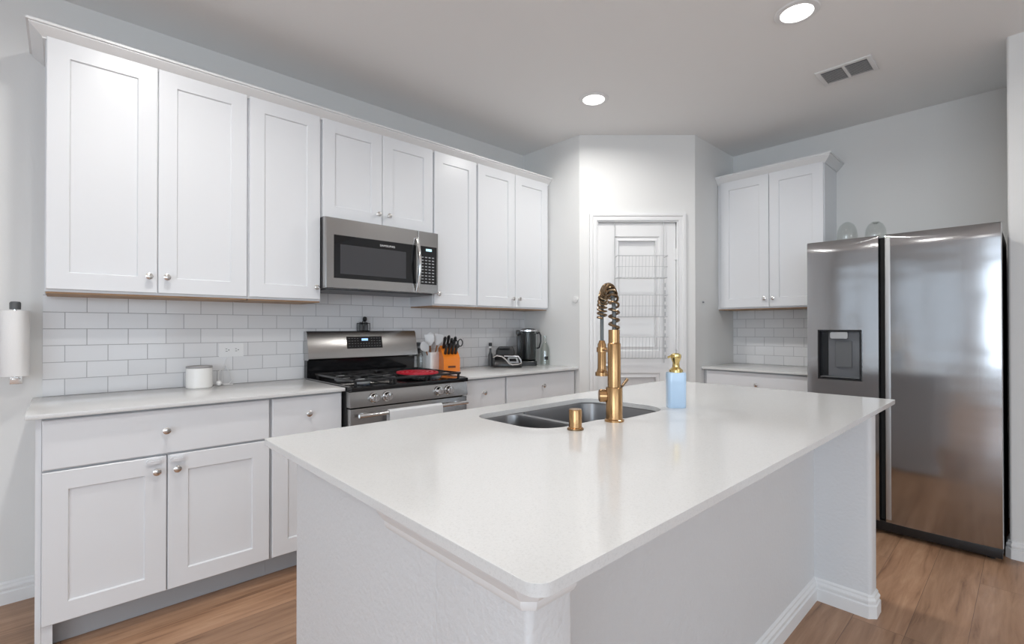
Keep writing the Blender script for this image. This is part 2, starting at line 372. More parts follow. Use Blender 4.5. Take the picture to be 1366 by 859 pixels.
# ------------------------------------------------------------------ ceiling fittings
LB = ['round recessed ceiling light at the top edge, nearer the vent', 'round recessed ceiling light above the faucet, nearer the pantry door', 'round recessed ceiling light over the left end of the island', 'round recessed ceiling light over the left base cabinets']
for (x, y), lb in zip(CANS, LB+['round recessed ceiling light in the room behind the camera']*3):
    t = thing('recessed_light', lb, 'ceiling light', (x, y, H), 0, 'recessed ceiling lights')
    B().lathe([(.072, -.001), (.074, -.008), (.098, -.006), (.103, -.001)], (0, 0, 0), 32).obj('trim_ring', m_trim, t)
    B().lathe([(0, -.0035), (.070, -.0035), (.072, -.001), (0, -.001)], (0, 0, 0), 32).obj('lens', m_lens, t)
t = thing('ceiling_vent', 'white rectangular louvred air vent in the ceiling above the refrigerator', 'vent', (3.455, .77, H))
b = B()
w, l = .113, .143
for a in [(-w, w, -l, -l+.025), (-w, w, l-.025, l), (-w, -w+.028, -l+.025, l-.025), (w-.028, w, -l+.025, l-.025), (-w+.028, w-.028, -.008, .008)]: b.box(*a, -.008, -.0005, .002)
b.obj('frame', m_trim, t)
for s in (-1, 1):
    b = B(); y0, y1 = (s*.009, s*(l-.026))
    for i in range(9):
        x = -w+.036+i*.0185; b.loops([[(x, y, -.013), (x+.019, y, -.004), (x+.020, y, -.0052), (x+.001, y, -.0142)] for y in (y0, y1)])
    b.obj('louvres', m_trim, t)
B().box(-w+.028, w-.028, -l+.025, l-.025, -.002, -.0008).obj('backing', m_grey, t)

# ------------------------------------------------------------------ cabinets (local frame: x along run, front faces -y, y=0 is the door front)
def shaker(b, x0, x1, z0, z1, st=.072, th=.019, y=0, rec=.008):
    def L(i, yy): return [(x0+i, yy, z0+i), (x1-i, yy, z0+i), (x1-i, yy, z1-i), (x0+i, yy, z1-i)]
    b.loops([L(0, y+th), L(0, y+.0025), L(.0025, y), L(st, y), L(st+.004, y+rec), L(st+.006, y+rec)]); return b
def slab(b, x0, x1, z0, z1, th=.019, y=0):
    def L(i, yy): return [(x0+i, yy, z0+i), (x1-i, yy, z0+i), (x1-i, yy, z1-i), (x0+i, yy, z1-i)]
    b.loops([L(0, y+th), L(0, y+.004), L(.004, y)]); return b
def knob(x, z, parent, y=0):
    B().lathe([(.008, 0), (.008, .002), (.0055, .004), (.0055, .014), (.012, .018), (.0150, .022), (.0145, .026), (.010, .0285), (0, .029)], (x, y, z), 20, 'Y').obj('knob', m_nickel, parent)
def lock(x, z, parent):
    b = B(); b.prism(rrect(x-.026, x+.026, z-.0125, z+.0125, .012, 5), -.0005, -.012, 'Y'); b.prism(rrect(x-.017, x+.017, z-.006, z+.006, .005, 4), -.011, -.018, 'Y'); b.obj('child_lock', m_lock, parent, label='white plastic child safety lock')
G = .0018
def upper(label, loc, rz, x0, x1, z0, z1, depth, doors, group, knobs, endp=None):
    t = thing('wall_cabinet', label, 'cabinet', loc, rz, group)
    b = B(); b.box(x0, x1, .0195, depth, z0-.010, z1+.012); b.obj('cabinet_box', m_cab, t)
    B().box(x0+.004, x1-.004, .0215, depth-.004, z0-.0175, z0-.0101).obj('underside', m_wood, t, label='natural wood underside')
    n = len(doors)
    for i, (a, c) in enumerate(doors):
        d = shaker(B(), a, c, z0, z1).obj('door', m_cab, t)
        if knobs[i] is not None: knob(knobs[i][0], knobs[i][1], d)
    return t
U = .3837; X0 = -.055; UB, UT = 1.399, 2.466
gw = 'wall cabinets along the tiled wall'
xs = [X0+U*i for i in range(9)]
xs[8] = 3.018
def pair(a, c, e=.006): mid = (a+c)/2; return [(a+e, mid-G), (mid+G, c-e)]
L0 = (0, YU, 0); D = YW-YU-.0005
upper('white two-door wall cabinet at the far left end of the run', L0, 0, xs[0], xs[2]-.0005, UB, UT, D, pair(xs[0]-.002, xs[2]), gw, [(.294, 1.475), (.362, 1.475)])
upper('white single-door wall cabinet just left of the microwave', L0, 0, xs[2]+.0005, xs[3]-.0005, UB, UT, D, [(xs[2]+.006, xs[3]-.008)], gw, [(1.06, 1.468)])
upper('short white two-door wall cabinet above the microwave', L0, 0, xs[3]+.0005, xs[5]-.0005, 1.885, UT, D, pair(xs[3], xs[5]), gw, [(1.447, 1.952), (1.519, 1.952)])
upper('white single-door wall cabinet just right of the microwave', L0, 0, xs[5]+.0005, xs[6]-.0005, UB, UT, D, [(xs[5]+.006, xs[6]-.008)], gw, [(1.897, 1.469)])
upper('white two-door wall cabinet at the right end by the corner', L0, 0, xs[6]+.0005, xs[8], UB, UT, D, pair(xs[6], xs[8]), gw, [(2.600, 1.464), (2.668, 1.464)])
# crown: profile offset outward (room side), z from UT
CR = [(-.002, 0), (.010, 0), (.012, .006), (.020, .012), (.042, .030), (.050, .038), (.050, .044), (.058, .044), (.058, .054), (-.002, .054)]
c = B(); sweep(c, [(xs[0]+.001, YW-.002), (xs[0]+.001, YU+.018), (XR-.002, YU+.018)][::1], [(o, h) for o, h in CR], z=UT-.012)
# profile must go to the room side: travelling -y then +x puts the room on the right
tag(c.obj('crown_molding', m_trim), 'long white crown molding along the top of the left wall cabinets', 'molding')
# fridge-wall upper cabinet
XC = 4.104; FD = XF-XC-.0005
FL = (XC, YR, 0)
ft = upper('white two-door wall cabinet between pantry and refrigerator', FL, -R90, .003, YR-1.062, 1.401, 2.472, FD, [(.030, .424), (.428, .810)], None, [(.395, 1.468), (.458, 1.468)])
c = B(); sweep(c, [(XC+.018, YR-.002), (XC+.018, 1.062), (XF-.002, 1.062)], [(o*.92, h*1.15) for o, h in CR], z=2.464)
tag(c.obj('crown_molding', m_trim), 'short white crown molding on the cabinet beside the refrigerator', 'molding')

DG = .692; DT = .886; DBZ = .112
def base(label, loc, rz, x0, x1, depth, drawers, doors, dk, knobs, group, locks=(), ends=(0, 0)):
    t = thing('base_cabinet', label, 'cabinet', loc, rz, group)
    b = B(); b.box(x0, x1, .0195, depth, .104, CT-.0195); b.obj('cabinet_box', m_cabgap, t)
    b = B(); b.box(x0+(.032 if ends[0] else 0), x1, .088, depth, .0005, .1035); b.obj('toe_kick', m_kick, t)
    if ends[0]:
        b = B(); b.box(x0-.017, x0-.0005, .0195, depth, .0005, CT-.0195); b.box(x0, x0+.0315, .0205, .0400, .0005, .1035); b.obj('end_panel', m_cab, t)
    for (a, c), kx in zip(drawers, dk):
        d = slab(B(), a, c, DG+.004, DT-.001).obj('drawer', m_cab, t); knob(kx, .797, d)
    for i, (a, c) in enumerate(doors):
        d = shaker(B(), a, c, DBZ, DG-.004).obj('door', m_cab, t); knob(knobs[i][0], knobs[i][1], d)
        if i < len(locks): lock(locks[i][0], locks[i][1], d)
    return t
gb = 'base cabinets along the tiled wall'; BL = (0, YB, 0); BD = YW-YB-.0005
bx = [X0, X0+.766*1.04, RX0-.008]
base('white base cabinet at far left with wide drawer and two doors', BL, 0, X0+.001, .7385, BD, [(X0+.002, .732)], [(X0+.002, .3262), (.3308, .732)], [.324], [(.291, .628), (.362, .628)], gb, [(.283, .668), (.366, .666)], (1, 0))
base('narrow white base cabinet directly left of the range', BL, 0, .7395, 1.097, BD, [(.745, 1.090)], [(.745, 1.090)], [.913], [(1.05, .628)], gb)
base('narrow white base cabinet directly right of the range', BL, 0, 1.8775, 2.2695, BD, [(1.892, 2.262)], [(1.892, 2.262)], [2.063], [(1.93, .628)], gb)
base('white base cabinet at the right end under the coffee maker', BL, 0, 2.2705, XR-.002, BD, [(2.277, 3.008)], [(2.277, 2.640), (2.644, 3.008)], [2.637], [(2.60, .628), (2.68, .628)], gb)
CX = 3.812+.025
base('white base cabinet beside the refrigerator with a single wide drawer', (CX, YR, 0), -R90, .002, YR-1.036, XF-CX-.0005, [(.030, .830)], [(.030, .425), (.429, .830)], [.43], [(.395, .628), (.458, .628)], None)
# counters
def slabtop(name, label, x0, x1, y0, y1, r=.004, th=.018):
    b = B(); b.box(x0, x1, y0, y1, CT-th-.001, CT, r); return tag(b.obj(name, m_quartz), label, 'countertop')
slabtop('countertop', 'white quartz countertop left of the range holding the canister', -.098, 1.0985, YB-.026, YW-.009)
slabtop('countertop', 'white quartz countertop right of the range holding the coffee maker', 1.8765, XR-.001, YB-.026, YW-.009)
slabtop('countertop', 'short white quartz countertop between pantry and refrigerator', 3.812, XF-.009, 1.034, YR-.001)

# ------------------------------------------------------------------ island
IX0, IX1, IY0, IY1 = .4225, 2.674, .417, 1.529
isl = thing('kitchen_island', 'white kitchen island base with textured half wall and baseboard', 'island', (1.5, .9, 0))
MI = Matrix.Translation((-1.5, -.9, 0))
zt = CT-.0195
# half wall: left wing, long back, right wing; bullnosed corners
def wing(b, x0, x1, y0, y1, r=.018): b.prism(rrect(x0, x1, y0, y1, [.001, .001, r, r], 6), .0005, zt); return b
b = B(); wing(b, .485, .585, .498, .735, .012); b.obj('half_wall', m_island, isl, mtx=MI)
b = B(); b.box(.485, 2.587, .735, .7995, .0005, zt); b.box(.585, 2.49, .69, .735, .0005, zt); b.obj('half_wall', m_island, isl, mtx=MI)
b = B(); wing(b, 2.49, 2.587, .472, .735); b.obj('half_wall', m_island, isl, mtx=MI)
b = B(); b.box(.492, 2.584, .7998, 1.4225, .10, .665); b.box(.492, 1.03, .7998, 1.4225, .665, zt); b.box(1.80, 2.584, .7998, 1.4225, .665, zt)
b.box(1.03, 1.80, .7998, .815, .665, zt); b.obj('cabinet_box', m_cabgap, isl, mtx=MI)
b = B(); b.box(.485, .4915, .7997, 1.4425, .0005, zt); b.obj('end_panel', m_island, isl, mtx=MI)
b = B(); b.box(2.5845, 2.591, .80, 1.4425, .0005, zt); b.obj('end_panel', m_island, isl, mtx=MI)
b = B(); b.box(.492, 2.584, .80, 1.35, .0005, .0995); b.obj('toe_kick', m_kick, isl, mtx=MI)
for i in range(5):
    a = .494+i*.418
    d = shaker(B(), -a-.414, -a, .112, zt-.01).obj('door', m_cab, isl, mtx=MI @ Matrix.Translation((0, 1.4425, 0)) @ Matrix.Rotation(math.pi, 4, 'Z'))
# cap trim under the counter on the half wall's left face and corner
CP = [(0, 0), (.006, 0), (.010, .008), (.010, .015), (.016, .022), (.025, .036), (.028, .041), (.028, .0675), (0, .0675)]
b = B(); sweep(b, [(.485, .908), (.485, .509), (.496, .498), (.575, .498), (.585, .508), (.585, .690)], CP, z=zt-.0677)
b.obj('cap_trim', m_trim, isl, mtx=MI)
b = B(); sweep(b, [(.485, .80), (.485, .509), (.496, .498), (.574, .498), (.585, .509), (.585, .690), (2.49, .690), (2.49, .488), (2.506, .472), (2.571, .472), (2.587, .488), (2.587, .80)][::1], BBP)
b.obj('baseboard', m_trim, isl, mtx=MI)
# countertop with sink cut-out
SX0, SX1, SY1 = 1.075, 1.745, 1.405
def sink_outline(off=0, z=0):
    pts = []
    def arc(cx, cy, r, a0, a1, n=8):
        for k in range(n+1):
            a = math.radians(a0+(a1-a0)*k/n); pts.append((cx+(r+off)*math.cos(a), cy+(r+off)*math.sin(a)))
    arc(SX1-.075, SY1-.075, .075, 0, 90); arc(SX0+.075, SY1-.075, .075, 90, 180)
    arc(SX0+.11, 1.040+.11, .11, 180, 270)
    x0_, x1_, ya, yb = 1.33, 1.46, 1.040, .984
    for k in range(1, 9):
        s = k/9; q = s*s*(3-2*s); pts.append((x0_+(x1_-x0_)*s, ya+(yb-ya)*q-off))
    arc(SX1-.11, .984+.11, .11, 270, 360); return pts
def holed_slab(outer, inner, z0, z1):
    bm = bmesh.new(); ed = []
    for lp in (outer, inner):
        vs = [bm.verts.new((x, y, z1)) for x, y in lp]; ed += [bm.edges.new((vs[i], vs[(i+1) % len(vs)])) for i in range(len(vs))]
    bmesh.ops.triangle_fill(bm, use_beauty=True, use_dissolve=False, edges=ed)
    r = bmesh.ops.extrude_face_region(bm, geom=bm.faces[:]); bmesh.ops.translate(bm, vec=(0, 0, z0-z1), verts=[v for v in r['geom'] if isinstance(v, bmesh.types.BMVert)])
    o = B(); o.bm.free(); o.bm = bm; return o
ob = rrect(IX0, IX1, IY0, IY1, [.012, .010, .028, .010], 6)
ic = holed_slab(ob, sink_outline(), CT-.018, CT).obj('island_countertop', m_quartz)
tag(ic, 'large white quartz island countertop with a sink cut-out', 'countertop')
bv = ic.modifiers.new('bevel', 'BEVEL'); bv.width = .0025; bv.segments = 2; bv.limit_method = 'ANGLE'; bv.angle_limit = math.radians(50)
# sink: two bowls + flange
snk = thing('kitchen_sink', 'stainless steel double bowl undermount sink set in the island', 'sink', (1.4, 1.2, CT))
MS = Matrix.Translation((-1.4, -1.2, -CT))
zf = CT-.0195
def bowl(outl, depth):
    b = B(); cx = sum(p[0] for p in outl)/len(outl); cy = sum(p[1] for p in outl)/len(outl)
    def sc(f, z, g=0): return [(cx+(x-cx)*f, cy+(y-cy)*f, z) for x, y in outl]
    ls = [sc(1.0, zf), sc(.985, zf-.01), sc(.965, zf-depth+.03), sc(.945, zf-depth+.012), sc(.90, zf-depth), sc(.12, zf-depth-.006)]
    b.loops(ls, False, True)
    return b, cx, cy
o1 = rrect(1.068, 1.287, 1.03, 1.410, [.05, .07, .09, .05], 6)
o2 = rrect(1.313, 1.755, .976, 1.410, [.07, .05, .06, .10], 6)
o2 = [(x, y+max(0, (.055*(1-min(1, max(0, (x-1.33)/.13))))) if y < 1.15 else y) for x, y in o2]
big = rrect(1.045, 1.775, .955, 1.418, .10, 6)
b, cx1, cy1 = bowl(o1, .17); b.obj('small_bowl', m_sink, snk, mtx=MS)
b, cx2, cy2 = bowl(o2, .20); b.obj('large_bowl', m_sink, snk, mtx=MS)
# flange with two holes
bm = bmesh.new(); ed = []
for lp in (big, o1, o2):
    vs = [bm.verts.new((x, y, zf+.0005)) for x, y in lp]; ed += [bm.edges.new((vs[i], vs[(i+1) % len(vs)])) for i in range(len(vs))]
bmesh.ops.triangle_fill(bm, use_beauty=True, edges=ed); q = B(); q.bm.free(); q.bm = bm; q.obj('rim', m_sink, snk, mtx=MS)
for cx, cy, dp in ((cx1, cy1, .17), (cx2, cy2, .20)):
    B().lathe([(0, .001), (.03, .001), (.04, .004), (.044, .001)], (cx, cy, zf-dp-.004), 24).obj('drain', m_chrome, snk, mtx=MS)

# faucet
FXY = Vector((1.368, .985, 0)); ph = math.radians(48.7); fd = Vector((math.cos(ph), math.sin(ph), 0))
fc = thing('faucet', 'tall brushed gold pull-down spring faucet behind the island sink', 'faucet', (FXY.x, FXY.y, CT))
fl = bpy.data.objects
def P(d, z): return fd*d+Vector((0, 0, z))
B().lathe([(0, 0), (.033, 0), (.033, .006), (.0285, .009), (.0285, .113), (.027, .116), (0, .116)], (0, 0, 0), 32).obj('base', m_brass, fc)
B().lathe([(0, .1165), (.0225, .1165), (.0225, .262), (.021, .266), (.0195, .268), (.0195, .312), (0, .312)], (0, 0, 0), 32).obj('post', m_brass, fc)
# lever on the camera's right side and valve hub on the left
side = Vector((rgt.x, rgt.y, 0)).normalized()
b = B(); b.tube([side*.026+Vector((0, 0, .118)), side*.048+fd*.012+Vector((0, 0, .142))], .0050, 10, rs=[.0045, .0060]); b.obj('lever', m_bronze, fc)
b = B(); b.tube([-side*.020+Vector((0, 0, .085))+fd*.01, -side*.046+Vector((0, 0, .085))+fd*.014, -side*.050+Vector((0, 0, .085))+fd*.014], .018, 20, rs=[.022, .022, .018]); b.obj('valve_cap', m_brass, fc)
# hose path: up, over, down
RT = .205; zt_ = .312; ra = RT/2; ztop = .370
path = [P(0, zt_+.0)+Vector((0, 0, 0))]
path += [P(0, zt_+(ztop-zt_)*k/5) for k in range(1, 6)]
for k in range(1, 25):
    a = math.pi*k/24; path.append(P(ra-ra*math.cos(a), ztop+.092*math.sin(a)))
hd = RT+.0
path += [P(hd, ztop-k*.02) for k in range(1, 7)]
B().tube([tuple(p) for p in path], .0070, 12).obj('hose', m_hose, fc)
# spring coil around hose: from post top over the arc
def along(pts, s):
    d = 0
    for a, c in zip(pts[:-1], pts[1:]):
        l = (c-a).length
        if d+l >= s: return a+(c-a)*((s-d)/l), (c-a).normalized()
        d += l
    return pts[-1], (pts[-1]-pts[-2]).normalized()
tot = sum((c-a).length for a, c in zip(path[:-1], path[1:])); coil = []
lim = tot-.105; turns = 21; nn = turns*14
side3 = fd.cross(Vector((0, 0, 1))).normalized()
for i in range(nn+1):
    q_ = i/nn; s = lim*(q_*1.42 if q_ < .24 else .3408+(q_-.24)*(1-.3408)/.76); p, t = along(path, s); nrm = t.cross(side3).normalized(); a = 2*math.pi*turns*i/nn
    coil.append(tuple(p+(nrm*math.cos(a)+side3*math.sin(a))*.0165))
B().tube(coil, .0042, 7).obj('spring', m_bronze, fc)
# spray head + docking arm
hb = P(hd, 0)
b = B(); b.lathe([(0, .135), (.026, .135), (.026, .148), (.020, .152), (.0165, .165), (.0165, .255), (.013, .262), (.0105, .27), (0, .27)], (hb.x, hb.y, 0), 24); b.obj('spray_head', m_brass, fc)
b = B(); b.tube([tuple(P(.0, .235)), tuple(P(hd-.012, .235))], .005, 10); b.lathe([(.0170, .226), (.0205, .226), (.0205, .244), (.0170, .244)], (hb.x, hb.y, 0), 24); b.obj('docking_arm', m_brass, fc)
b = B(); b.tube([tuple(P(.020, .155)), tuple(P(hd-.02, .155))], .004, 8); b.obj('stay', m_brass, fc)
# air switch
t = thing('air_switch', 'short round brushed gold air switch button beside the faucet', 'button', (1.167, .988, CT))
B().lathe([(0, 0), (.0245, 0), (.0245, .006), (.0205, .008), (.0205, .060), (.0190, .064), (0, .064)], (0, 0, 0), 28).obj('cap', m_brass, t)
B().lathe([(.0248, 0), (.0262, 0), (.0262, .004), (.0248, .004)], (0, 0, 0), 28).obj('base_ring', m_bronze, t)
# soap dispenser
t = thing('soap_dispenser', 'pale blue soap dispenser with polished gold pump right of the sink', 'soap dispenser', (1.785, .985, CT), YAW-R90)
b = B(); ls = []
for z, s in ((0, .94), (.004, 1), (.132, 1), (.140, .96), (.143, .6)):
    ls.append([(x*s, y*s, z) for x, y in rrect(-.037, .037, -.026, .026, .016, 6)])
b.loops(ls); b.obj('bottle', m_blue, t)
b = B(); b.lathe([(0, .1405), (.027, .1405), (.027, .150), (.021, .155), (.014, .162), (.013, .178), (.019, .194), (.021, .202), (.020, .212), (.010, .217), (0, .217)], (0, 0, 0), 24); b.tube([(0, 0, .205), (-.020, -.004, .205), (-.034, -.006, .200)], .0045, 8); b.obj('pump', m_goldp, t)

# ------------------------------------------------------------------ range
rg = thing('gas_range', 'stainless steel gas range with black cooktop and rear control panel', 'range', ((RX0+RX1)/2, YB, 0))
hw = (RX1-RX0)/2
b = B(); b.box(-hw+.001, hw-.001, -.025, YW-YB-.03, .04, .896); b.obj('body', m_blackm, rg)
for sx in (-1, 1):
    for y in (.03, .5): B().lathe([(.02, 0), (.02, .0405)], (sx*(hw-.06), y, 0), 12).obj('foot', m_black, rg)
# control panel (front), slightly sloped
b = B(); b.prism([(-.026, .808), (-.078, .808), (-.078, .815), (-.066, .890), (-.026, .892)], -hw, hw, 'X'); b.obj('front_panel', m_steel, rg)
def rknob(x, z):
    y = -.078+(z-.815)*.16
    o = B().lathe([(.028, 0), (.028, .006), (.0235, .008), (.0215, .030), (.019, .033), (0, .033)], (x, y, z), 24, 'Y').obj('burner_knob', m_chrome, rg)
    B().box(x-.0035, x+.0035, y-.040, y-.032, z-.017, z+.017, .001).obj('grip', m_chrome, o)
xc = (RX0+RX1)/2
for x in (1.238, 1.316, 1.656, 1.728): rknob(x-xc, .852)
# cooktop
b = B(); b.box(-hw, hw, -.085, .575, .893, .918, .006); b.obj('cooktop', m_enamel, rg)
for s_ in (-1, 1): B().box(s_*(hw-.009), s_*(hw+.0010), -.06, .56, .9185, .9215, .001).obj('edge_trim', m_steel, rg)
def grate(x0, x1):
    b = B(); y0, y1 = -.045, .50; zt2 = .952; r = .0055
    for x in (x0, x1): b.box(x-r, x+r, y0, y1, zt2-.012, zt2, .002)
    for y in (y0, y1, (y0+y1)/2): b.box(x0, x1, y-r, y+r, zt2-.012, zt2, .002)
    for yc in (y0+(y1-y0)*.25, y0+(y1-y0)*.75):
        xm = (x0+x1)/2
        for a in range(4):
            dx, dy = math.cos(a*R90+R90/2*0), math.sin(a*R90)
            ex = x1 if dx > .5 else x0 if dx < -.5 else xm; ey = yc+(y1-y0)*.25*dy
            b.box(min(xm+dx*.03, ex)-(.004 if abs(dx) < .5 else 0), max(xm+dx*.03, ex)+(.004 if abs(dx) < .5 else 0), min(yc+dy*.03, ey)-(.004 if abs(dy) < .5 else 0), max(yc+dy*.03, ey)+(.004 if abs(dy) < .5 else 0), zt2-.010, zt2, .0015)
    for x in (x0+.01, x1-.01):
        for y in (y0+.006, y1-.006): b.box(x-.006, x+.006, y-.006, y+.006, .9185, zt2-.01)
    b.obj('grate', m_iron, rg)
for i in range(3): grate(-hw+.03+i*(2*hw-.06)/3+.004, -hw+.03+(i+1)*(2*hw-.06)/3-.004)
for x in (-.24, 0, .24):
    for y in ((.09, .365) if x else (.228,)):
        B().lathe([(0, .9185), (.045, .9185), (.045, .926), (.038, .930), (.038, .937), (.034, .941), (0, .941)], (x, y, 0), 24, sx=.75 if x == 0 else 1, sy=1.5 if x == 0 else 1).obj('burner', m_grey, rg)
# backguard
yb = YW-YB-.012
b = B(); b.prism([(yb, .918), (yb-.045, .918), (yb-.052, 1.045), (yb, 1.045)], -hw+.004, hw-.004, 'X'); b.obj('backguard_base', m_enamel, rg)
b = B(); b.prism([(yb, 1.030), (yb-.075, 1.030), (yb-.088, 1.040), (yb-.088, 1.052), (yb-.055, 1.200), (yb-.045, 1.212), (yb, 1.212)], -hw, hw, 'X'); b.obj('backguard', m_steel, rg)
def onbg(z): return yb-.088+(z-1.052)/(1.200-1.052)*.033
MB_ = Matrix.Rotation(math.radians(-12.6), 4, 'X')
dx0, dx1 = 1.352-xc, 1.602-xc
b = B(); b.loops([[(dx0, onbg(1.098)-.0015, 1.098), (dx1, onbg(1.098)-.0015, 1.098), (dx1, onbg(1.176)-.0015, 1.176), (dx0, onbg(1.176)-.0015, 1.176)], [(dx0, onbg(1.098)+.004, 1.098), (dx1, onbg(1.098)+.004, 1.098), (dx1, onbg(1.176)+.004, 1.176), (dx0, onbg(1.176)+.004, 1.176)]])
cp = b.obj('control_display', m_bglass, rg)
b = B(); 
for r_ in range(4):
    for k in range(12):
        if 4 <= k <= 7 and r_ > 1: continue
        x = dx0+.018+k*.0195; z = 1.112+r_*.017; y = onbg(z)-.0018
        b.loops([[(x-.005, y, z-.0015), (x+.005, y, z-.0015), (x+.005, y+.0006, z+.0015), (x-.005, y+.0006, z+.0015)]], False, True)
b.obj('key_print', m_btn, cp)
z = 1.155; B().box((dx0+dx1)/2-.022, (dx0+dx1)/2+.022, onbg(z)-.003, onbg(z)-.0019, z-.008, z+.008).obj('clock', m_led, cp)
# oven door, handle
b = B(); b.box(-hw+.002, hw-.002, -.072, -.0255, .200, .800, .004); dr = b.obj('oven_door', m_steel, rg)
B().box(-hw+.09, hw-.09, -.0735, -.071, .33, .66).obj('window', m_bglass, dr)
b = B(); b.tube([(-hw+.03, -.118, .768), (hw-.03, -.118, .768)], .011, 14)
for s in (-1, 1): b.box(s*(hw-.07)-.009, s*(hw-.07)+.009, -.112, -.0715, .758, .778, .003)
b.obj('handle', m_chrome, dr)
B().box(-hw+.002, hw-.002, -.070, -.0255, .045, .192, .004).obj('storage_drawer', m_steel, rg)
# towel over oven handle
t0 = B(); xa, xb2 = 1.300, 1.645; yh = YB-.118
rows = []
prof = [(-.0155, -.30), (-.0160, -.15), (-.0150, -.02), (-.0125, .004), (-.006, .0125), (0, .0145), (.006, .0125), (.0125, .004), (.0145, -.02), (.0150, -.12), (.0155, -.22)]
nx = 24
for k in range(nx+1):
    x = xa+(xb2-xa)*k/nx; w_ = .0012*math.sin(k*1.1)
    rows.append([(x, yh+y+(w_-.0015 if i < 3 else 0)*(1 if i < 3 else 0), .768+z) for i, (y, z) in enumerate(prof)]+[(x, yh+y*1.32+(w_-.0015 if i < 3 else 0), .768+(z*1.0+(.003 if z > 0 else 0))) for i, (y, z) in reversed(list(enumerate(prof)))])
t0.loops(rows); tag(t0.obj('dish_towel', m_towel), 'white terry dish towel draped over the oven door handle', 'towel')
# red trivets on right burner
b = B(); cxr, cyr = 1.605, 2.64
for r_ in (.030, .060, .090, .120):
    b.lathe([(r_, .9525), (r_, .961), (r_+.013, .961), (r_+.013, .9525)], (cxr, cyr, 0), 36, sx=.92, sy=1.08)
    b.bm.faces.ensure_lookup_table()
for k in range(8):
    a = 2*math.pi*k/8; dx, dy = math.cos(a), math.sin(a)
    b.loops([[(cxr+(dx*r_-dy*w_)*.92, cyr+(dy*r_+dx*w_)*1.08, z) for w_, z in ((-.006, .953), (.006, .953), (.006, .960), (-.006, .960))] for r_ in (.0, .130)])
tag(b.obj('trivet', m_red), 'red silicone trivet lying on the right burner grate', 'trivet')
# steel spoon rest / foil-like tray of small spoons on left grates
# shaker caddy on backguard
sc = thing('spice_caddy', 'small black wire caddy with shakers on top of the range backguard', 'caddy', (1.487, YW-.038, 1.2125))
b = B()
for z in (.002, .052): b.tube([(-.036, -.020, z), (.036, -.020, z), (.036, .020, z), (-.036, .020, z), (-.036, -.020, z)], .0028, 6)
for x in (-.036, 0, .036):
    for y in (-.02, .02): b.tube([(x, y, .002), (x, y, .052)], .0024, 6)
b.tube([(0, .02, .052), (.008, .01, .085), (.014, 0, .088), (.018, -.01, .08)], .003, 6); b.obj('rack', m_black, sc)
for x in (-.018, .018):
    s = B().lathe([(0, .001), (.014, .001), (.015, .035), (.012, .045), (0, .045)], (x, 0, 0), 16).obj('shaker', m_dkgrey, sc)
    B().lathe([(0, .045), (.013, .045), (.012, .058), (0, .062)], (x, 0, 0), 16).obj('lid', m_black, s)
B().lathe([(0, .060), (.008, .064), (.015, .078), (.013, .092), (.006, .098), (0, .099)], (.010, 0, 0), 16).obj('grinder_top', m_black, sc)

# ------------------------------------------------------------------ microwave
mw = thing('microwave', 'stainless steel over-the-range microwave with black glass window', 'microwave', (1.470, YW, 1.460))
wx = .381; my = 2.780-YW
b = B(); b.box(-wx+.002, wx-.002, my+.036, -.010, .004, .418); b.obj('body', m_black, mw)
b = B(); b.box(-wx+.02, wx-.02, my+.045, -.03, -.004, .0035); b.obj('grease_filter', m_dkgrey, mw)
# door: steel frame ring with rounded left edge
dxr = 1.694-1.470
def ringbox(b, x0, x1, z0, z1, ix0, ix1, iz0, iz1, y0, y1):
    def L(a, c, d, e, y): return [(a, y, d), (c, y, d), (c, y, e), (a, y, e)]
    b.loops([L(x0, x1, z0, z1, y1), L(x0, x1, z0, z1, y0+.006), L(x0+.006, x1-.002, z0+.003, z1-.003, y0), L(ix0, ix1, iz0, iz1, y0), L(ix0, ix1, iz0, iz1, y0+.004)], True, True); return b
md = ringbox(B(), -wx, dxr-.0015, .004, .414, -wx+.048, dxr-.012, .062, .316, my, my+.035).obj('door', m_steel, mw)
g0 = B().box(-wx+.050, dxr-.014, my-.0008, my+.0038, .064, .314).obj('window', m_bglass, md)
B().box(-wx+.085, .135, my-.0016, my-.0009, .090, .262).obj('window_mesh', m_screen, g0)
text('brand_lettering', 'SAMSUNG', .018, m_label, g0, Matrix.Translation((.005, my-.0012, .284)) @ Matrix.Rotation(R90, 4, 'X') @ Matrix.Scale(1.25, 4, (1, 0, 0)))
b = B(); hp = []
for k in range(13):
    s = k/12; zz = .012+s*.35; hp.append((dxr-.012, my-.012-.034*math.sin(math.pi*s), zz))
b.tube([(dxr-.012, my+.001, .012)]+hp+[(dxr-.012, my+.001, .362)], .010, 12); b.obj('handle', m_chrome, md)
cpn = ringbox(B(), dxr+.0015, wx, .004, .414, dxr+.020, wx-.012, .062, .316, my, my+.035).obj('control_panel', m_steel, mw)
kp = B().box(dxr+.021, wx-.013, my-.0008, my+.0038, .063, .315).obj('keypad', m_bglass, cpn)
b = B()
for r_ in range(9):
    for k in range(4):
        x = dxr+.034+k*.027; z = .078+r_*.0205
        b.box(x-.008, x+.008, my-.0012, my-.0009, z-.0032, z+.0032)
b.obj('key_print', m_btn, kp); B().box(dxr+.06, dxr+.105, my-.0014, my-.0009, .284, .300).obj('clock', m_ledw, kp)

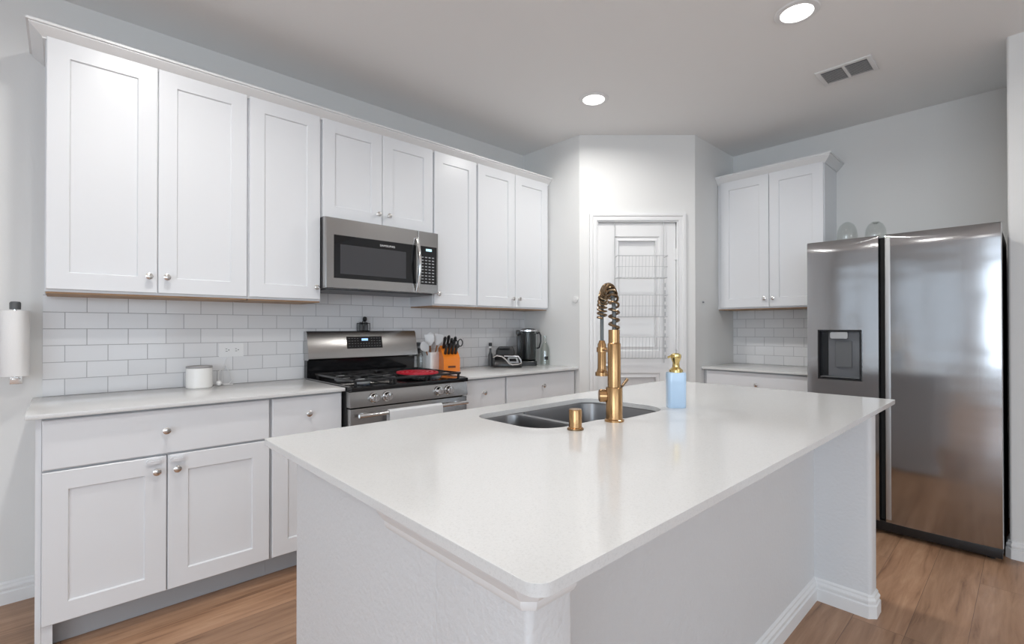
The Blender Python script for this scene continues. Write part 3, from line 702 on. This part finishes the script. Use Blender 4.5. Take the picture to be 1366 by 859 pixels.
# ------------------------------------------------------------------ refrigerator (local: x along run leftwards->right, front -y; placed rotated)
FX, FY0, FY1 = 3.520, .1050, 1.015; FW = FY1-FY0
rf = thing('refrigerator', 'stainless steel side-by-side refrigerator with ice and water dispenser', 'refrigerator', (FX, FY1, 0), -R90)
FZ = 1.786
b = B(); b.box(.002, FW-.002, .075, .80, .035, 1.757, .003); b.obj('body', m_blackm, rf)
B().box(.004, FW-.004, .050, .0745, .018, .078, .002).obj('kick_grille', m_black, rf)
for x in (.05, FW-.05):
    for y in (.10, .7): B().lathe([(.018, .0005), (.018, .036)], (x, y, 0), 12).obj('foot', m_black, rf)
sp = FY1-.602   # split
def fdoor(x0, x1, hole=None, bulge=.009, flat_l=0, flat_r=0):
    """convex front sheet, sloped top bevel; front surface is a grid so that the dispenser opening can be left out"""
    z0, z1 = .082, FZ; b = B(); nx, th = 24, .070
    xsg = [x0+(x1-x0)*i/nx for i in range(nx+1)]
    xsg[1:1] = [x0+.003]; xsg[-1:-1] = [x1-.003]
    if hole: xsg = sorted(set([min([hole[0], hole[1]], key=lambda h: abs(h-x)) if min(abs(hole[0]-x), abs(hole[1]-x)) < (x1-x0)/nx*.5 else x for x in xsg]))
    zs = [z0, z0+.01] + ([hole[2], hole[3]] if hole else [.6, 1.2]) + [z1-.08]
    def bl(x):
        s = (x-x0)/(x1-x0)*2-1; return 1-s*s
    def top(x): return z1-.007-.030*bl(x)
    def yf(x): return .012-bulge*bl(x)-.0+(.010 if (x-x0 < .0005 or x1-x < .0005) else 0)
    V = {}
    for i, x in enumerate(xsg):
        for j, z in enumerate(zs): V[i, j] = b.bm.verts.new((x, yf(x)+(.006 if j == 0 else 0), z))
        V[i, len(zs)] = b.bm.verts.new((x, yf(x), top(x)-.006))
        V[i, len(zs)+1] = b.bm.verts.new((x, yf(x)+.0025, top(x)))
        V[i, len(zs)+2] = b.bm.verts.new((x, .030, z1))
        V[i, len(zs)+3] = b.bm.verts.new((x, th, z1-.004))
        V[i, -1] = b.bm.verts.new((x, th, z0))
    nj = len(zs)+4
    for i in range(len(xsg)-1):
        for j in range(-1, nj-1):
            if hole and j == 2 and xsg[i] >= hole[0]-1e-6 and xsg[i+1] <= hole[1]+1e-6: continue
            b.face((V[i, j], V[i+1, j], V[i+1, j+1], V[i, j+1]))
        b.face((V[i, nj-1], V[i+1, nj-1], V[i+1, -1], V[i, -1]))
    for i in (0, len(xsg)-1): b.face([V[i, j] for j in range(-1, nj)])
    return b, yf
dh = (FY1-.948, FY1-.711, .906, 1.219)
b, yf = fdoor(.0, FY1-.628, dh); dl = b.obj('freezer_door', m_fridge, rf)
b, yf2 = fdoor(sp+.0, FW, None); drr = b.obj('fridge_door', m_fridge, rf)
# black centre gap filler, belongs to the body
B().box(FY1-.628+.0015, sp-.0015, .045, .0745, .09, 1.772).obj('door_gasket', m_gasket, rf)
B().box(sp+.004, sp+.030, yf2(sp+.0)-.014, yf2(sp)+.004, .10, FZ-.02, .004).obj('handle_strip', m_strip, drr, label='polished recessed handle strip')
# dispenser
yd = yf(.19)
dsp = bpy.data.objects.new('dispenser', None); COL.objects.link(dsp); dsp.parent = dl
a, c_, d_, e_ = dh; b = B()
def L2(i, y): return [(a+i, y, d_+i), (c_-i, y, d_+i), (c_-i, y, e_-i), (a+i, y, e_-i)]
b.loops([L2(0, .003), L2(0, -.006), L2(.008, -.006), L2(.010, .0), L2(.012, .062)], False, True); b.obj('recess', m_black, dsp)
if 0: b.loops([[(a+.050, .0, d_+.012), (c_-.030, .0, d_+.012), (c_-.030, .0, d_+.022), (a+.050, .0, d_+.022)], [(a+.050, .06, d_+.012), (c_-.030, .06, d_+.012), (c_-.030, .060, e_-.02), (a+.050, .060, e_-.02)]])
# back panel sloping: flat grey plate with dark paddle
b = B(); b.box(a+.051, c_-.018, .030, .058, d_+.014, e_-.006, .004); b.obj('plate', m_plate, dsp)
B().prism(rrect(a+.095, c_-.057, d_+.082, e_-.070, .006, 4), .0295, .018, 'Y').obj('paddle', m_dkgrey, dsp)
B().prism(rrect(a+.068, a+.162, e_-.055, e_-.014, .010, 5), .0295, .002, 'Y').obj('ice_chute', m_strip, dsp)
B().box(a+.013, c_-.013, .0, .055, d_+.0125, d_+.020, .002).obj('drip_tray', m_dkgrey, dsp)
# hinge covers on top
for x in (.03, FW-.11): B().box(x, x+.08, .02+.055, .14, 1.7575, 1.780, .005).obj('hinge_cover', m_dkgrey, rf)
# two clear glass domes on top of the fridge
for i, (y, zt3, r_) in enumerate([(.882, .215, .062), (.719, .195, .060)]):
    b = B(); pr = [(r_, 0), (r_*1.0, .11), (r_*.93, .15), (r_*.70, .185), (r_*.38, .203), (.012, zt3-.006)]; h = zt3
    pr = [(q, z*h/.215) for q, z in pr]
    inner = [(max(q-.0025, .001), z-.0025 if z > .01 else z) for q, z in pr[::-1]]
    rows = []
    for q, z in pr+inner: rows.append([(3.95+q*math.cos(2*math.pi*k/28), y+q*math.sin(2*math.pi*k/28), 1.758+z) for k in range(28)])
    b.loops(rows, False, False)
    tag(b.obj('glass_dome', m_thin2), ['clear glass dome on the refrigerator nearer the wall cabinet', 'clear glass dome on the refrigerator farther from the wall cabinet'][i], 'glass', 'glass domes on the refrigerator')

# ------------------------------------------------------------------ small things, left counter and wall
t = thing('paper_towel_holder', 'wall-mounted vertical paper towel holder with steel top knob', 'paper towel holder', (-.150, YW, 1.0))
b = B(); b.box(-.012, .012, -.10, -.0005, .012, .018, .001); b.tube([(0, -.082, .010), (0, -.082, .338)], .006, 10); b.lathe([(0, .008), (.018, .008), (.018, .012), (0, .012)], (0, -.082, 0), 16); b.box(-.02, .02, -.004, -.0005, -.02, .05, .001); b.obj('bracket', m_nickel, t)
b = B(); b.lathe([(.007, .316), (.018, .316), (.0185, .344), (.015, .350), (0, .352)], (0, -.082, 0), 16); b.obj('top_knob', m_dkgrey, t)
B().lathe([(.011, .022), (.0455, .022), (.046, .024), (.046, .307), (.045, .310), (.012, .310)], (-.150, YW-.082, 1.0), 32).obj('paper_towel_roll', m_paper)
tag(bpy.data.objects['paper_towel_roll'], 'white paper towel roll on the wall holder at the left edge', 'paper towel')
t = thing('canister', 'small white ceramic canister with grey lid on the left counter', 'canister', (.535, 3.085, CT))
B().lathe([(0, 0), (.058, 0), (.061, .004), (.061, .104), (.058, .106), (0, .106)], (0, 0, 0), 32).obj('pot', m_ceram, t)
B().lathe([(0, .1065), (.060, .1065), (.061, .109), (.060, .115), (.05, .117), (0, .117)], (0, 0, 0), 32).obj('lid', m_lid, t)
b = B(); b.lathe([(0, 0), (.010, .003), (.0145, .014), (.010, .025), (0, .028)], (.630, 3.105, CT), 16)
for pts in ([(.63, 3.105, .93), (.655, 3.12, .918), (.685, 3.14, .918), (.705, 3.15, .935), (.690, 3.160, .985), (.672, 3.163, 1.03)],
            [(.672, 3.163, 1.03), (.660, 3.163, .99), (.655, 3.15, .94), (.648, 3.13, .918), (.66, 3.11, .9175), (.70, 3.11, .9175)],
            [(.672, 3.163, 1.03), (.676, 3.163, 1.055), (.700, 3.165, 1.085)], [(.64, 3.12, .918), (.635, 3.14, .95), (.640, 3.155, .99), (.672, 3.16, 1.01)]):
    b.tube(pts, .0022, 6)
tag(b.obj('charging_cable', m_white), 'tangled white charging cable beside the white canister', 'cable')
t = thing('wall_outlet', 'white horizontal double outlet on the tiled backsplash', 'outlet', (.704, YW-.0083, 1.108))
b = B(); b.prism(rrect(-.062, .062, -.038, .038, .004, 3), 0, -.005, 'Y'); b.obj('cover_plate', m_white, t)
for s in (-1, 1):
    r = B().prism(rrect(s*.024-.016, s*.024+.016, -.015, .015, .006, 4), -.0051, -.0075, 'Y').obj('receptacle', m_white, t)
    b = B(); b.box(s*.024-.006, s*.024+.002, -.0083, -.0076, .005, .0075); b.box(s*.024-.006, s*.024+.004, -.0083, -.0076, -.0075, -.005); b.lathe([(.0028, 0), (.0028, .0007)], (s*.024+.010, -.0076, 0), 10, 'Y'); b.obj('slots', m_slot, r)
# ------------------------------------------------------------------ small things, right counter
t = thing('utensil_crock', 'square white utensil crock right of the range', 'crock', (1.997, 3.095, CT), math.radians(12))
b = B(); ls = [[(x*s, y*s, z) for x, y in rrect(-.046, .046, -.046, .046, .010, 4)] for z, s in ((0, .97), (.004, 1), (.138, 1), (.140, .98), (.138, .93), (.01, .90))]; b.loops(ls); b.obj('pot', m_white, t)
def utensil(name, label, base, top, handle_m, head_m, kind, cat='utensil'):
    ba, tp = Vector(base), Vector(top); d = (tp-ba); L = d.length; dn = d.normalized()
    t = thing(name, label, cat, ba, 0, 'cooking utensils in the white crock')
    tl = tp-ba; hstart = tl-dn*.085
    B().tube([(0, 0, 0), tuple(hstart)], .0055, 8).obj('handle', handle_m, t)
    u = dn.cross(Vector((math.cos(YAW), math.sin(YAW), 0))).normalized(); v = dn.cross(u).normalized(); b = B(); rows = []
    for k in range(9):
        s = k/8
        w_ = {'spoon': .006+.026*math.sin(math.pi*min(1, s*.93+.07))**.7, 'turner': .008+.026*min(1, s*2.5), 'ladle': .006+.036*math.sin(math.pi*min(1, s*.9+.08))**.6}[kind]
        if kind != 'turner' and k == 8: w_ = .006
        cup = .010*math.sin(math.pi*s) if kind != 'turner' else .003*s; cc = hstart+dn*(.085*s)
        rows.append([cc+u*w_*math.cos(a)+v*((.003 if math.sin(a) > 0 else .0005)*math.sin(a)+cup*(math.cos(a)**2)) for a in [2*math.pi*q/12 for q in range(12)]])
    b.loops(rows); b.obj('head', head_m, t); return t
cb = (1.997, 3.095)
utensil('spoon', 'large white spoon leaning left out of the utensil crock', (cb[0]+.012, cb[1], .93), (1.905, 3.060, 1.135), m_brownwood, m_white, 'spoon')
utensil('ladle', 'dark ladle leaning behind the white spoon', (cb[0], cb[1]+.02, .93), (1.895, 3.135, 1.125), m_dkgrey, m_dkgrey, 'ladle')
utensil('spatula', 'white turner standing upright in the middle of the crock', (cb[0]+.0, cb[1]-.015, .93), (1.978, 3.09, 1.185), m_brownwood, m_white, 'turner')
utensil('spatula', 'white turner leaning right and highest in the crock', (cb[0]+.015, cb[1]+.01, .93), (2.075, 3.10, 1.185), m_brownwood, m_white, 'turner')
utensil('spoon', 'white slotted spoon between the two turners', (cb[0]-.01, cb[1]+.015, .93), (2.025, 3.145, 1.20), m_brownwood, m_white, 'spoon')
t = thing('glass_jar', 'tall clear glass jar between range and utensil crock', 'jar', (1.925, 3.110, CT))
B().lathe([(0, .0), (.034, .0), (.036, .01), (.036, .15), (.030, .165), (.028, .17), (.026, .165), (.033, .15), (.033, .012), (0, .008)], (0, 0, 0), 28).obj('body', m_thin2, t)
B().lathe([(0, .1705), (.032, .1705), (.032, .185), (0, .187)], (0, 0, 0), 24).obj('lid', m_grey, t)
# knife block
t = thing('knife_block', 'orange knife block holding black-handled knives right of the range', 'knife block', (2.085, 2.985, CT), math.radians(-18))
b = B(); prof = [(-.065, 0), (.065, 0), (.075, .165), (.035, .185), (-.065, .098)]
b.loops([[(-.062, y, z) for y, z in prof], [(-.058, y*.98, z*1.01) for y, z in prof][:], [(.058, y*.98, z*1.01) for y, z in prof], [(.062, y, z) for y, z in prof]]); b.obj('block', m_orange, t)
B().box(-.028, .028, -.0668, -.0655, .028, .042, .0004).obj('logo_plate', m_dkor, t)
kn = 0
for r_ in range(2):
    for k in range(4):
        x = -.040+k*.026; y = -.030+r_*.045; z = .128+r_*.042; d = Vector((0, -.52, .85))
        q = thing('kitchen_knife', ['black-handled knife in the front row of the orange block', 'black-handled knife in the back row of the orange block'][r_], 'knife', (0, 0, 0), 0, 'knives in the orange block, %s row' % ('front', 'back')[r_])
        mt = Matrix.Translation((2.085, 2.985, CT)) @ Matrix.Rotation(math.radians(-18), 4, 'Z'); p = mt @ Vector((x, y, z)); q.location = p; q.rotation_euler = (0, 0, math.radians(-18))
        b = B(); L_ = .085+.012*((k+r_) % 3); b.tube([tuple(d*-.006), tuple(d*.01), tuple(d*L_*.55), tuple(d*L_*.9), tuple(d*L_)], .011, 8, rs=[.007, .0112, .0100, .0125, .007]); b.obj('handle', m_black, q)
q = thing('scissors', 'black-handled kitchen scissors in the right of the orange block', 'scissors', (2.145, 2.985, 1.06), math.radians(-18))
b = B()
for s in (-1, 1):
    b.tube([(s*.004, -.02, .02)]+[(s*.020+.017*math.cos(a), -.045, .062+.026*math.sin(a)) for a in [math.radians(-110+s*0+360*k/16) for k in range(17)]], .0045, 7)
b.tube([(0, 0, -.02), (0, -.02, .022)], .006, 8); b.obj('handle', m_black, q)
# slim dark bottle
t = thing('oil_bottle', 'slim dark bottle with black cap at the left of the indoor grill', 'bottle', (2.592, 3.118, CT))
B().lathe([(0, 0), (.017, 0), (.018, .01), (.018, .09), (.009, .125), (.008, .165), (0, .165)], (0, 0, 0), 20).obj('body', m_dkgrey, t)
B().lathe([(.009, .150), (.012, .150), (.012, .165), (.0085, .166)], (0, 0, 0), 16).obj('neck_ring', m_white, t)
B().lathe([(0, .1665), (.014, .1665), (.014, .192), (.013, .195), (0, .195)], (0, 0, 0), 16).obj('cap', m_black, t)
# indoor grill: faces the camera
ga = YAW-R90+math.radians(4)
t = thing('indoor_grill', 'black indoor grill with silver trimmed control panel', 'grill', (2.645, 2.965, CT), ga)
b = B(); sec = []
for x, h0, y0, y1 in ((-.118, .075, -.075, .085), (-.105, .098, -.095, .10), (-.05, .108, -.105, .10), (.02, .105, -.11, .09), (.07, .090, -.115, .085), (.105, .07, -.11, .06), (.116, .05, -.09, .05)):
    sec.append([(x, y0, .006), (x, y0-.004, .02), (x, y0+.004, h0*.45), (x, y0+.03, h0*.85), (x, y0+.06, h0), (x, y1-.04, h0), (x, y1, h0*.7), (x, y1, .01)])
b.loops(sec); b.obj('base', m_black, t)
b = B(); b.loops([[(x, y, z) for x, y in rrect(-.095*s, .055*s+.005, -.055*s, .085*s, .02, 4)] for z, s in ((.098, 1), (.135, .97), (.158, .80), (.165, .70))]); b.obj('lid', m_blackm, t)
B().box(-.07, .02, -.072, -.045, .150, .163, .004).obj('lid_handle', m_black, t)
b = B(); pts = [(-.116, -.098, .085), (-.085, -.108, .098), (-.045, -.112, .092), (-.015, -.118, .065), (.012, -.122, .034), (.035, -.124, .026), (.085, -.120, .030), (.108, -.112, .040), (.104, -.108, .062), (.082, -.098, .090), (.03, -.104, .092), (-.03, -.106, .094)]
b.tube(pts, .0070, 8); b.obj('silver_trim', m_chrome, t)
b = B(); b.loops([[(-.005, -.117, .062), (.016, -.121, .040), (.088, -.118, .040), (.076, -.106, .082), (.004, -.110, .084)], [(-.005, -.09, .062), (.016, -.09, .040), (.088, -.09, .040), (.076, -.09, .082), (.004, -.09, .084)]]); pn = b.obj('control_panel', m_grey, t)
B().prism([(.014, .052), (.070, .052), (.062, .075), (.012, .075)], -.120, -.115, 'Y').obj('display', m_bglass, pn)
B().lathe([(0, .163), (.016, .163), (.016, .168), (0, .170)], (.045, -.01, -.045), 16).obj('dial', m_chrome, t)
# coffee maker
t = thing('coffee_maker', 'black drip coffee maker with silver rim and glass carafe', 'coffee maker', (2.895, 2.985, CT), ga)
b = B(); b.loops([[(x, y, z) for x, y in rrect(-.088*s, .075*s, -.10*s, .10*s, .03, 5)] for z, s in ((0, .97), (.004, 1), (.034, 1), (.038, .97))]); b.obj('base', m_black, t)
b = B(); b.box(-.088, -.045, -.02, .10, .038, .255, .008); b.box(-.045, .072, .055, .10, .038, .255, .008); b.obj('tower', m_black, t)
b = B(); b.box(-.095, -.050, -.04, .09, .2555, .300, .01); b.box(-.0495, .07, .056, .098, .2555, .300, .008); b.obj('brew_head', m_black, t)
cf = B().lathe([(0, .040), (.064, .040), (.070, .050), (.072, .10), (.072, .20), (.076, .285), (.073, .285), (.069, .20), (.069, .10), (.066, .052), (0, .044)], (.004, -.020, 0), 36).obj('carafe', m_glass, t)
B().lathe([(0, .046), (.063, .054), (.067, .10), (.067, .19), (.071, .270), (0, .271)], (.004, -.020, 0), 28).obj('coffee', m_black, cf)
B().lathe([(0, .2855), (.076, .2855), (.074, .300), (.05, .312), (0, .315)], (.004, -.020, 0), 32).obj('carafe_lid', m_black, cf)
B().lathe([(.0765, .288), (.080, .288), (.080, .302), (.0765, .303)], (.004, -.020, 0), 36).obj('rim', m_chrome, cf)
b = B(); b.tube([(.074, -.035, .272), (.098, -.045, .278), (.108, -.048, .255), (.108, -.048, .20), (.096, -.042, .15), (.077, -.035, .145)], .0065, 8); b.obj('carafe_handle', m_black, cf)
# glass bottle
t = thing('glass_bottle', 'pale green clear glass bottle with small black label by the coffee maker', 'bottle', (2.980, 2.860, CT))
m_gg = bpy.data.materials.new('green_tint_glass'); m_gg.use_nodes = True; _thin(m_gg, .10, (.965, .985, .975))
B().lathe([(0, .0), (.040, .0), (.042, .01), (.042, .12), (.036, .155), (.016, .20), (.014, .24), (.016, .243), (.016, .25), (.011, .25), (.011, .20), (.032, .152), (.038, .12), (.038, .012), (0, .008)], (0, 0, 0), 28).obj('body', m_gg, t)
a0 = math.radians(225); b = B()
row = [[((.0425)*math.cos(a), (.0425)*math.sin(a), z) for a in [a0+math.radians(-6+44*k/8) for k in range(9)]] for z in (.050, .078)]
row2 = [[(p[0]*1.012, p[1]*1.012, p[2]) for p in r] for r in row]
b.loops([row[0], row2[0], row2[1], row[1], row[0]], False, False, closed=False); b.obj('label', m_black, t)
# round sensor on return wall, tiny hook on the other
t = thing('wall_sensor', 'small round white sensor disc on the wall left of the pantry door', 'sensor', (XR-.0005, 2.560, 1.463), -R90)
B().lathe([(.028, 0), (.028, .005), (.025, .009), (.012, .010), (0, .010)], (0, 0, 0), 28, 'Y').obj('disc', m_wall, t)
t = thing('wall_hook', 'tiny grey wall hook left of the cabinet by the refrigerator', 'hook', (3.838, YR-.0005, 1.445))
B().lathe([(.008, 0), (.008, .004), (.005, .012), (0, .013)], (0, 0, 0), 14, 'Y').obj('pin', m_grey, t)
